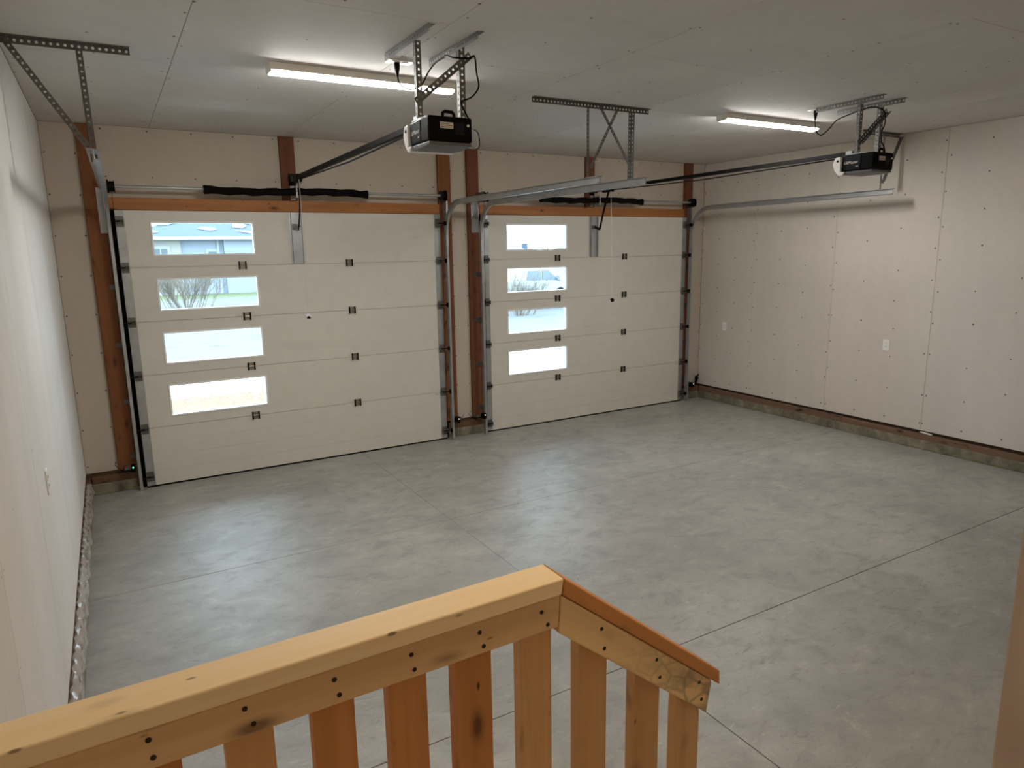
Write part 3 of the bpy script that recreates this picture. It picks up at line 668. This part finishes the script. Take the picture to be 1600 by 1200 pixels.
# ceiling outlets and the opener cords
def ceiling_outlet(x, y, lab):
    e = empty('ceiling_outlet', (x, y, ZC-.012), lab, 'outlet', 'ceiling outlets')
    obj('cover_plate', MB().box(x-.075, x+.075, y-.04, y+.04, ZC-.007, ZC-.0003), MT['white'], e, bevel=.002)
    for k in (-.03, .03): obj('socket', MB().box(x+k-.017, x+k+.017, y-.02, y+.02, ZC-.010, ZC-.0072), MT['lens'], e, bevel=.003)
ceiling_outlet(1.47, -2.83, 'white outlet plate on the ceiling between the left mount angles')
ceiling_outlet(4.98, -2.98, 'white outlet plate on the ceiling near the right opener mount')
def cord(pts, plug, lab):
    e = empty('power_cord', pts[0], lab, 'cord', 'opener power cords')
    obj('cable', MB().tube(smooth_path(pts), .0045, 7), MT['black'], e, True)
    p = V(plug); obj('plug', MB().tube([p, p+V((0, 0, -.03)), p+V((0, 0, -.075))], [.017, .016, .006], 10), MT['black'], e, True)
cord([(1.455, -2.83, 3.05), (1.46, -2.85, 3.0), (1.50, -2.90, 2.965), (1.555, -2.93, 2.985), (1.592, -2.96, 3.055), (1.598, -3.05, 3.085), (1.598, -3.18, 3.088), (1.60, -3.27, 3.06), (1.66, -3.33, 3.05), (1.69, -3.34, 3.06), (1.70, -3.34, 2.98), (1.71, -3.34, 2.91), (1.665, -3.345, 2.855), (1.60, -3.35, 2.825), (1.605, -3.36, 2.79), (1.63, -3.37, 2.738)],
     (1.455, -2.83, ZC-.008), 'black power cord looping from the ceiling outlet to the left opener')
cord([(4.955, -2.99, 3.06), (4.955, -3.0, 2.97), (4.985, -3.03, 2.925), (5.02, -3.07, 2.965), (5.05, -3.12, 3.03), (5.07, -3.24, 3.065), (5.09, -3.33, 3.085), (5.13, -3.38, 3.09), (5.185, -3.42, 3.06), (5.20, -3.43, 2.98), (5.165, -3.43, 2.90), (5.17, -3.43, 2.84), (5.20, -3.44, 2.785), (5.15, -3.47, 2.748)],
     (4.955, -2.99, ZC-.008), 'black power cord drooping from the ceiling outlet to the right opener')

# ------------------------------------------------------------------ LED strip lights
def led(xa, xb, yc, lab, mat='led'):
    e = empty('strip_light', ((xa+xb)/2, yc, ZC-.08), lab, 'light', 'LED strip lights')
    obj('light_body', MB().prism([(-.062, ZC-.0005), (.062, ZC-.0005), (.058, ZC-.040), (-.058, ZC-.040)], lambda a, b, k: V(((xa, xb)[k], yc+a, b))), MT['white'], e, bevel=.002)
    P = [(-.050, ZC-.0405)]+[(-.050*math.cos(t), ZC-.0405-.019*math.sin(t)) for t in [math.pi*k/10 for k in range(1, 10)]]+[(.050, ZC-.0405)]
    obj('light_diffuser', MB().prism(P, lambda a, b, k: V(((xa+.012, xb-.012)[k], yc+a, b))), MT[mat], e)
    for x in (xa, xb-.011): obj('end_cap', MB().prism([(-.053, ZC-.0402), (.053, ZC-.0402), (.045, ZC-.052), (0, ZC-.056), (-.045, ZC-.052)], lambda a, b, k: V((x+.011*k, yc+a, b))), MT['white'], e)
led(.815, 1.985, -2.45, 'lit LED strip light on the ceiling over the left bay')
led(4.40, 5.58, -2.52, 'lit LED strip light on the ceiling over the right bay')
led(.815, 1.985, -5.75, 'warm LED strip light nearest the house door, over the left bay', 'led_warm')  # unseen strip added to light the top of the railing

# ------------------------------------------------------------------ wall outlets
def outlet(x, y, z, s, lab):
    e = empty('wall_outlet', (x, y, z-.06), lab, 'outlet', 'wall outlets')
    obj('cover_plate', MB().box(x-s*.006, x-s*.0002, y-.036, y+.036, z-.058, z+.058), MT['white'], e, bevel=.002)
    for k in (-.02, .02):
        so = obj('socket', MB().box(x-s*.0085, x-s*.0062, y-.016, y+.016, z+k-.014, z+k+.014), MT['white'], e, bevel=.002)
        for q in (-.006, .006): obj('slot', MB().box(x-s*.0092, x-s*.0086, y+q-.001, y+q+.001, z+k-.004, z+k+.006), MT['ink'], so)
outlet(XR, -.366, 1.022, 1, 'white outlet low on the right wall, the one nearest the far corner')
outlet(XR, -2.584, 1.016, 1, 'white outlet on the right wall between the two visible board seams')
outlet(XL, -3.078, 1.038, -1, 'white outlet on the left wall')

# ------------------------------------------------------------------ photo-eye safety sensors
def eye(x, s, led_, lab):
    e = empty('safety_sensor', (x, -.06, .20), lab, 'sensor', 'door safety sensors')
    obj('bracket', MB().box(x-.004, x+s*.07, -.050, -.046, .205, .235).box(x+s*.066, x+s*.07, -.05, .043, .205, .235), MT['galv_dark'], e)
    obj('sensor_body', MB().box(x-.018, x+.018, -.125, -.0505, .195, .255), MT['black'], e, bevel=.006)
    obj('eye_lens', MB().cyl((x-s*.018, -.09, .225), (x-s*.026, -.09, .225), .014, 14), MT['black_metal'], e)
    obj('indicator_light', MB().cyl((x+s*.002, -.125, .24), (x+s*.002, -.129, .24), .006, 10), MT[led_], e)
    obj('bell_wire', MB().tube(smooth_path([(x+s*.01, -.08, .20), (x+s*.05, -.03, .17), (x+s*.10, .01, .20), (x+s*.14, .025, .25)]), .0025, 6), MT['black'], e, True)
eye(-.093, -1, 'green_led', 'black safety sensor with a green light at the foot of the leftmost track')
eye(3.068, 1, 'amber_led', 'black safety sensor low on the post right of the left overhead door')
eye(3.40, -1, 'amber_led', 'black safety sensor low on the post left of the right overhead door')
eye(6.60, 1, 'amber_led', 'black safety sensor at the foot of the rightmost track')
mb = MB()
for k in range(5):
    a = k*1.1; mb.tube(smooth_path([(6.80+.01*k, .055, .185), (6.79+.03*math.sin(a), .03-.01*k, .25+.012*k), (6.82+.02*math.cos(a), .02+.008*k, .33-.01*k), (6.84-.01*k, .045, .27), (6.83, .06, .19)]), .005, 6)
tag(obj('wire_bundle', mb, MT['black'], None, True), 'small black bundle of wire standing in the far right corner', 'wire')

mb = MB().prism([(-.028, -.05), (.0, -.062), (.02, -.03), (.016, .05), (-.01, .066), (-.026, .03)], lambda a, b, k: V((XR-.004+a*.7, -3.08+b, .1625+.010*k+.004*math.sin(b*40))))
tag(obj('drywall_scrap', mb, MT['white'], None, bevel=.002), 'small pale scrap of drywall lying on the curb of the right wall', 'scrap')

# ------------------------------------------------------------------ stair railing
def railing():
    e = empty('stair_railing', (.3, -5.51, .40), 'knotty wooden railing with square balusters, sloping down at its right end', 'railing')
    yf, ybk = -5.56, -5.468; zt = lambda x: 1.290+.0085*x
    def plank(name, poly, y0, y1, mat, ang=0, cen=None, par=e):
        cen = cen or (sum(p[0] for p in poly)/len(poly), sum(p[1] for p in poly)/len(poly)); c, s_ = math.cos(ang), math.sin(ang)
        loc = [((a-cen[0])*c+(b-cen[1])*s_, -(a-cen[0])*s_+(b-cen[1])*c) for a, b in poly]
        mb = MB().prism(loc, lambda a, b, k: V((a, (y1-y0)*(.5-k), b)))
        me = mb.mesh(name, mat, V((0, 0, 0))); o = link(bpy.data.objects.new(name, me), V((cen[0], (y0+y1)/2, cen[1])), par); o.rotation_euler = (0, -ang, 0)
        b = o.modifiers.new('bevel', 'BEVEL'); b.width = .0035; b.segments = 2; b.limit_method = 'ANGLE'; b.angle_limit = math.radians(30); return o
    plank('top_rail', [(XL+.002, zt(XL)-.04), (.7225, 1.256), (.729, 1.2965), (XL+.002, zt(XL))], yf, ybk, MT['rail'])
    sl = math.atan2(.872-1.296, 1.261-.73)
    o = plank('sloped_top_rail', [(.7245, 1.2555), (1.266, .826), (1.2635, .871), (.7312, 1.296)], yf, ybk, MT['rail_dark'], sl); o['label'] = 'sloping amber coloured handrail cap'
    plank('front_rail', [(XL+.002, 1.165), (.7165, 1.1735), (.7222, 1.2552), (XL+.002, zt(XL)-.0408)], yf+.005, yf+.043, MT['rail_front'])
    o = plank('sloped_front_rail', [(.7175, 1.157), (1.222, .750), (1.237, .835), (1.236, .8485), (.7238, 1.2545)], yf+.005, yf+.043, MT['rail_stained'], sl); o['label'] = 'sloping pale board with grey cut marks'
    bx = [(-.18, -.10, 1), (-.02, .07, 1), (.145, .232, 0), (.306, .394, 0), (.462, .556, 0), (.635, .722, 1), (.804, .894, 1), (.989, 1.079, 1), (1.147, 1.236, 1)]
    bx = [(-.345, -.257, 0)]+bx; bx[1] = (-.182, -.094, 0)
    scr = MB().tube([(0, .0015, 0), (0, -.0008, 0)], .0052, 8).mesh('screw', MT['screw'], V((0, 0, 0)))
    for k, (a, b, l_) in enumerate(bx):
        m = (a+b)/2
        if m < .73: top = (zt(a)-.0425,)*2; zs = (1.226, 1.190)
        else:
            f = lambda x: 1.2545+(x-.7238)*(.8485-1.2545)/(1.236-.7238)-.004; top = (f(a), f(b)); zs = (f(m)-.022, f(m)-.078)
        bot = .22 if m < .75 else max(.05, .22-(m-.75)*.8)
        mb = MB().prism([(a, bot), (b, bot), (b, top[1]), (a, top[0])], lambda p, q_, kk: V((p, (yf+.0825, yf+.0445)[kk], q_)))
        obj('baluster', mb, MT['bal_light' if l_ else 'bal_dark'], e, bevel=.003)
        for j, z in enumerate(zs): inst('screw', scr, (m+(-.008, .004)[j]+random.uniform(-.006, .006), yf+.0046, z), e)
    return e
RAIL = railing()

# landing and steps under the railing (below the picture)
ld = empty('stair_landing', (.1, -6.0, 0), 'wooden landing and steps below the house door', 'stairs')
for k in range(7): obj('deck_board', MB().box(XL+.037, .78, -6.54+.142*k, -6.54+.142*k+.138, .36, .398), MT['rail'], ld, bevel=.003)
for y in (-6.4, -5.58): obj('joist', MB().box(XL+.037, .78, y-.02, y+.02, .001, .359), MT['rail'], ld)
obj('stringer', MB().prism([(XL+.037, .05), (.80, .05), (1.30, .002), (1.30, .10), (.80, .39), (XL+.037, .39)], lambda a, b, k: V((a, (-5.476, -5.44)[k], b))), MT['rail'], ld)
obj('stair_tread', MB().box(.785, 1.06, -6.4, -5.52, .17, .20), MT['rail'], ld, bevel=.003); obj('riser', MB().box(.79, .83, -6.4, -5.56, .001, .169), MT['rail'], ld)
obj('riser', MB().box(1.0, 1.04, -6.4, -5.56, .001, .169), MT['rail'], ld)

# ------------------------------------------------------------------ outside
def gz(y):
    P = [(-1, -.04), (1, -.04), (9, -.42), (15, -.62), (25, -.62), (40, -.28), (60, -.1), (400, .4)]
    for (a, za), (b, zb) in zip(P, P[1:]):
        if a <= y <= b: return za+(zb-za)*(y-a)/(b-a)
mb = MB(); gy = [.255, 1, 2, 3, 4, 5, 6, 7, 9, 11, 13, 15, 18, 21, 25, 28, 31, 34, 37, 40, 46, 60, 100, 200, 300]; gx = [-60, -30, -15, -6, -2, 0, 2, 4, 6, 8, 10, 13, 16, 20, 25, 30, 40, 60, 100, 180]
for y in gy:
    for x in gx: mb.v.append((x, y, gz(y)+(random.uniform(-.02, .02) if y > 5 else 0)))
n = len(gx); mb.f = [(j*n+i, j*n+i+1, (j+1)*n+i+1, (j+1)*n+i) for j in range(len(gy)-1) for i in range(n-1)]; mb.mi = [0]*len(mb.f)
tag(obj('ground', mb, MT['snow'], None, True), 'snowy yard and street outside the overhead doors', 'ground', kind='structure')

def house():
    Y = 40.0; zb = -.32; e = empty('neighbor_house', (6, Y+4, zb), 'low house with a blue-grey roof seen through the top window of the left door', 'house')
    ze = 3.08
    obj('wall', MB().box(.2, 4.0, Y+.1, Y+9, zb, ze), MT['siding_cream'], e)
    obj('wall', MB().box(4.0, 6.05, Y+.3, Y+9, zb, ze).box(6.05, 6.45, Y+.3, Y+9, zb, ze), MT['siding_blue'], e)
    obj('wall', MB().box(6.45, 12.5, Y, Y+9, zb, ze), MT['siding_blue'], e)
    obj('post', MB().box(6.05, 6.2, Y+.2, Y+.35, zb, ze), MT['fascia'], e)
    obj('fascia', MB().box(-.2, 12.9, Y-.5, Y-.3, ze-.06, ze+.14), MT['fascia'], e)
    r = MB().add([(-.2, Y-.4, ze+.1), (13, Y-.4, ze+.1), (13, Y+9.5, ze+.1), (-.2, Y+9.5, ze+.1), (4.7, Y+4.6, ze+1.35), (7.3, Y+4.6, ze+1.35)],
                 [(0, 1, 5, 4), (1, 2, 5), (2, 3, 4, 5), (3, 0, 4), (3, 2, 1, 0)])
    rf = obj('roof', r, MT['shingle'], e)
    def on(x, t): return V((x, Y-.4+5.0*t, ze+.13+1.25*t))
    for pts in ([(-.1, .02), (1.2, .02), (2.9, .22), (2.2, .48), (.9, .2)], [(2.9, .62), (4.55, .97), (5.0, .97), (3.5, .62)], [(4.8, .94), (7.2, .94), (7.25, .99), (4.75, .99)],
                [(5.2, .42), (5.6, .5), (6.2, .46), (6.3, .36), (5.8, .32)], [(7.35, .5), (7.6, .8), (8.1, .8), (8.3, .6), (8.0, .46)], [(7.4, .3), (8.1, .28), (8.7, .12), (8.3, .12)], [(7.0, .97), (9.6, .55), (10.1, .55), (7.4, .97)]):
        obj('snow_patch', MB().prism(pts, lambda a, b, k: on(a, b)+V((0, 0, .05*k))), MT['snow_white'], rf)
    for x0, x1, z0, z1 in ((2.5, 3.25, .6, 2.5), (5.55, 6.0, .9, 2.3)):
        yy = Y+.1 if x0 < 4 else Y+.3
        f = obj('window', MB().box(x0-.15, x1+.15, yy-.06, yy, z0-.15, z1+.15), MT['fascia'], e); obj('pane', MB().box(x0, x1, yy-.08, yy-.061, z0, z1), MT['far_glass'], f)
        if x0 < 4: obj('muntin', MB().box((x0+x1)/2-.03, (x0+x1)/2+.03, yy-.10, yy-.081, z0, z1).box(x0, x1, yy-.10, yy-.081, (z0+z1)/2-.03, (z0+z1)/2+.03), MT['fascia'], f)
house()
def far_house(x, y, wd, hgt, lab, chim):
    zb = gz(y); e = empty('far_house', (x, y, zb), lab, 'house')
    obj('wall', MB().box(x-wd/2, x+wd/2, y, y+8, zb-.1, zb+hgt), MT['siding_cream'], e)
    obj('roof', MB().prism([(-.6, zb+hgt), (8.6, zb+hgt), (4, zb+hgt+1.1)], lambda a, b, k: V((x+(k*2-1)*(wd/2+.4), y+a, b))), MT['snow_white'], e)
    if chim: obj('chimney', MB().box(x+wd/2-1.2, x+wd/2-.6, y+1, y+1.6, zb+hgt, zb+hgt+1.2), MT['shingle'], e)
    obj('window', MB().box(x-.8, x+.8, y-.05, y, zb+1, zb+2.1), MT['far_glass'], e)
far_house(50, 80, 9, 2.0, 'far house with a dark chimney, through the top window of the right door', True)
far_house(67, 80, 9, 1.7, 'far house without a chimney, through the top window of the right door', False)

def twigs(mb, p, d, L, r, depth):
    q_ = p+d*L; mb.tube([p, q_], [r, r*.6], 4, False)
    if depth:
        for _ in range(4 if depth > 1 else 3):
            nd = (d+V((random.uniform(-.8, .8), random.uniform(-.8, .8), random.uniform(-.15, .7)))).normalized()
            twigs(mb, p+d*L*random.uniform(.35, 1), nd, L*random.uniform(.5, .8), r*.55, depth-1)
def bush(x, y, hgt, n, lab, spread):
    mb = MB(); z = gz(y)-.05
    for _ in range(n):
        a = random.uniform(0, 6.28); rr = random.uniform(0, spread); d = V((math.cos(a)*.5, math.sin(a)*.5, 1)).normalized()
        twigs(mb, V((x+rr*math.cos(a), y+rr*math.sin(a)*.5, z)), d, hgt*.5, .018, 3)
    tag(obj('bare_bush', mb, MT['twig'], None), lab, 'bush')
bush(3.1, 30, 2.3, 40, 'bare brown bush in front of the house, through the second window of the left door', 1.2)
bush(14.8, 18.0, 1.9, 22, 'bare bush before the white pickup, through the second window of the right door', .6)
for x, y, hh, lab in ((53, 75, 3.2, 'small bare tree beside the far chimney house'), (60, 75, 3.4, 'bare tree farther right on the skyline')):
    mb = MB(); twigs(mb, V((x, y, gz(y)-.1)), V((0, 0, 1)), hh*.45, .11, 4); tag(obj('bare_tree', mb, MT['twig'], None), lab, 'tree')

def truck():
    Y0, Y1 = 20.0, 21.95; g = -.62; x0 = 13.85
    e = empty('pickup_truck', (x0+3, 21, g), 'white pickup truck parked on the street, through the second window of the right door', 'truck')
    pr = lambda poly, y0=Y0, y1=Y1: MB().prism([(x0+a, g+b) for a, b in poly], lambda a, b, k: V((a, (y1, y0)[k], b)))
    bd = obj('body', pr([(0, .55), (.45, .5), (.55, .85), (.85, .98), (1.2, .85), (1.3, .45), (3.9, .45), (4.0, .85), (4.3, .98), (4.65, .85), (4.75, .5), (5.7, .5), (5.75, 1.05), (5.6, 1.2), (4.4, 1.28), (2.35, 1.30), (0, 1.36)]), MT['truck_white'], e, bevel=.03)
    cb = obj('cab', pr([(2.2, 1.28), (4.55, 1.26), (3.75, 1.86), (3.5, 1.90), (2.5, 1.90), (2.3, 1.84)], Y0+.08, Y1-.08), MT['truck_white'], e, bevel=.04)
    for poly in ([(2.5, 1.34), (3.24, 1.34), (3.24, 1.76), (2.58, 1.76)], [(3.33, 1.34), (4.18, 1.34), (4.10, 1.42), (3.66, 1.76), (3.33, 1.76)]):
        obj('side_window', pr(poly, Y0+.05, Y0+.079), MT['truck_glass'], cb)
    obj('windshield', MB().add([(x0+4.50, Y0+.2, g+1.31), (x0+4.50, Y1-.2, g+1.31), (x0+3.82, Y1-.25, g+1.83), (x0+3.82, Y0+.25, g+1.83)], [(0, 1, 2, 3)]), MT['truck_glass'], cb)
    obj('mirror', pr([(4.15, 1.30), (4.30, 1.30), (4.32, 1.52), (4.15, 1.54)], Y0-.16, Y0+.07), MT['truck_white'], cb, bevel=.02)
    for x in (2.95, 3.95): obj('door_handle', pr([(x-.55, 1.14), (x-.38, 1.14), (x-.38, 1.18), (x-.55, 1.18)], Y0-.025, Y0-.001), MT['chrome'], bd)
    for x in (.85, 4.3):
        for y in (Y0+.02, Y1-.26):
            wl = obj('wheel', MB().cyl((x0+x, y, g+.38), (x0+x, y+.24, g+.38), .37, 20), MT['rubber'], e); obj('rim', MB().cyl((x0+x, y-.02, g+.38), (x0+x, y-.001, g+.38), .23, 16), MT['chrome'], wl)
    obj('bumper', pr([(5.7, .5), (5.85, .5), (5.85, .75), (5.76, .75)]), MT['chrome'], e)
truck()
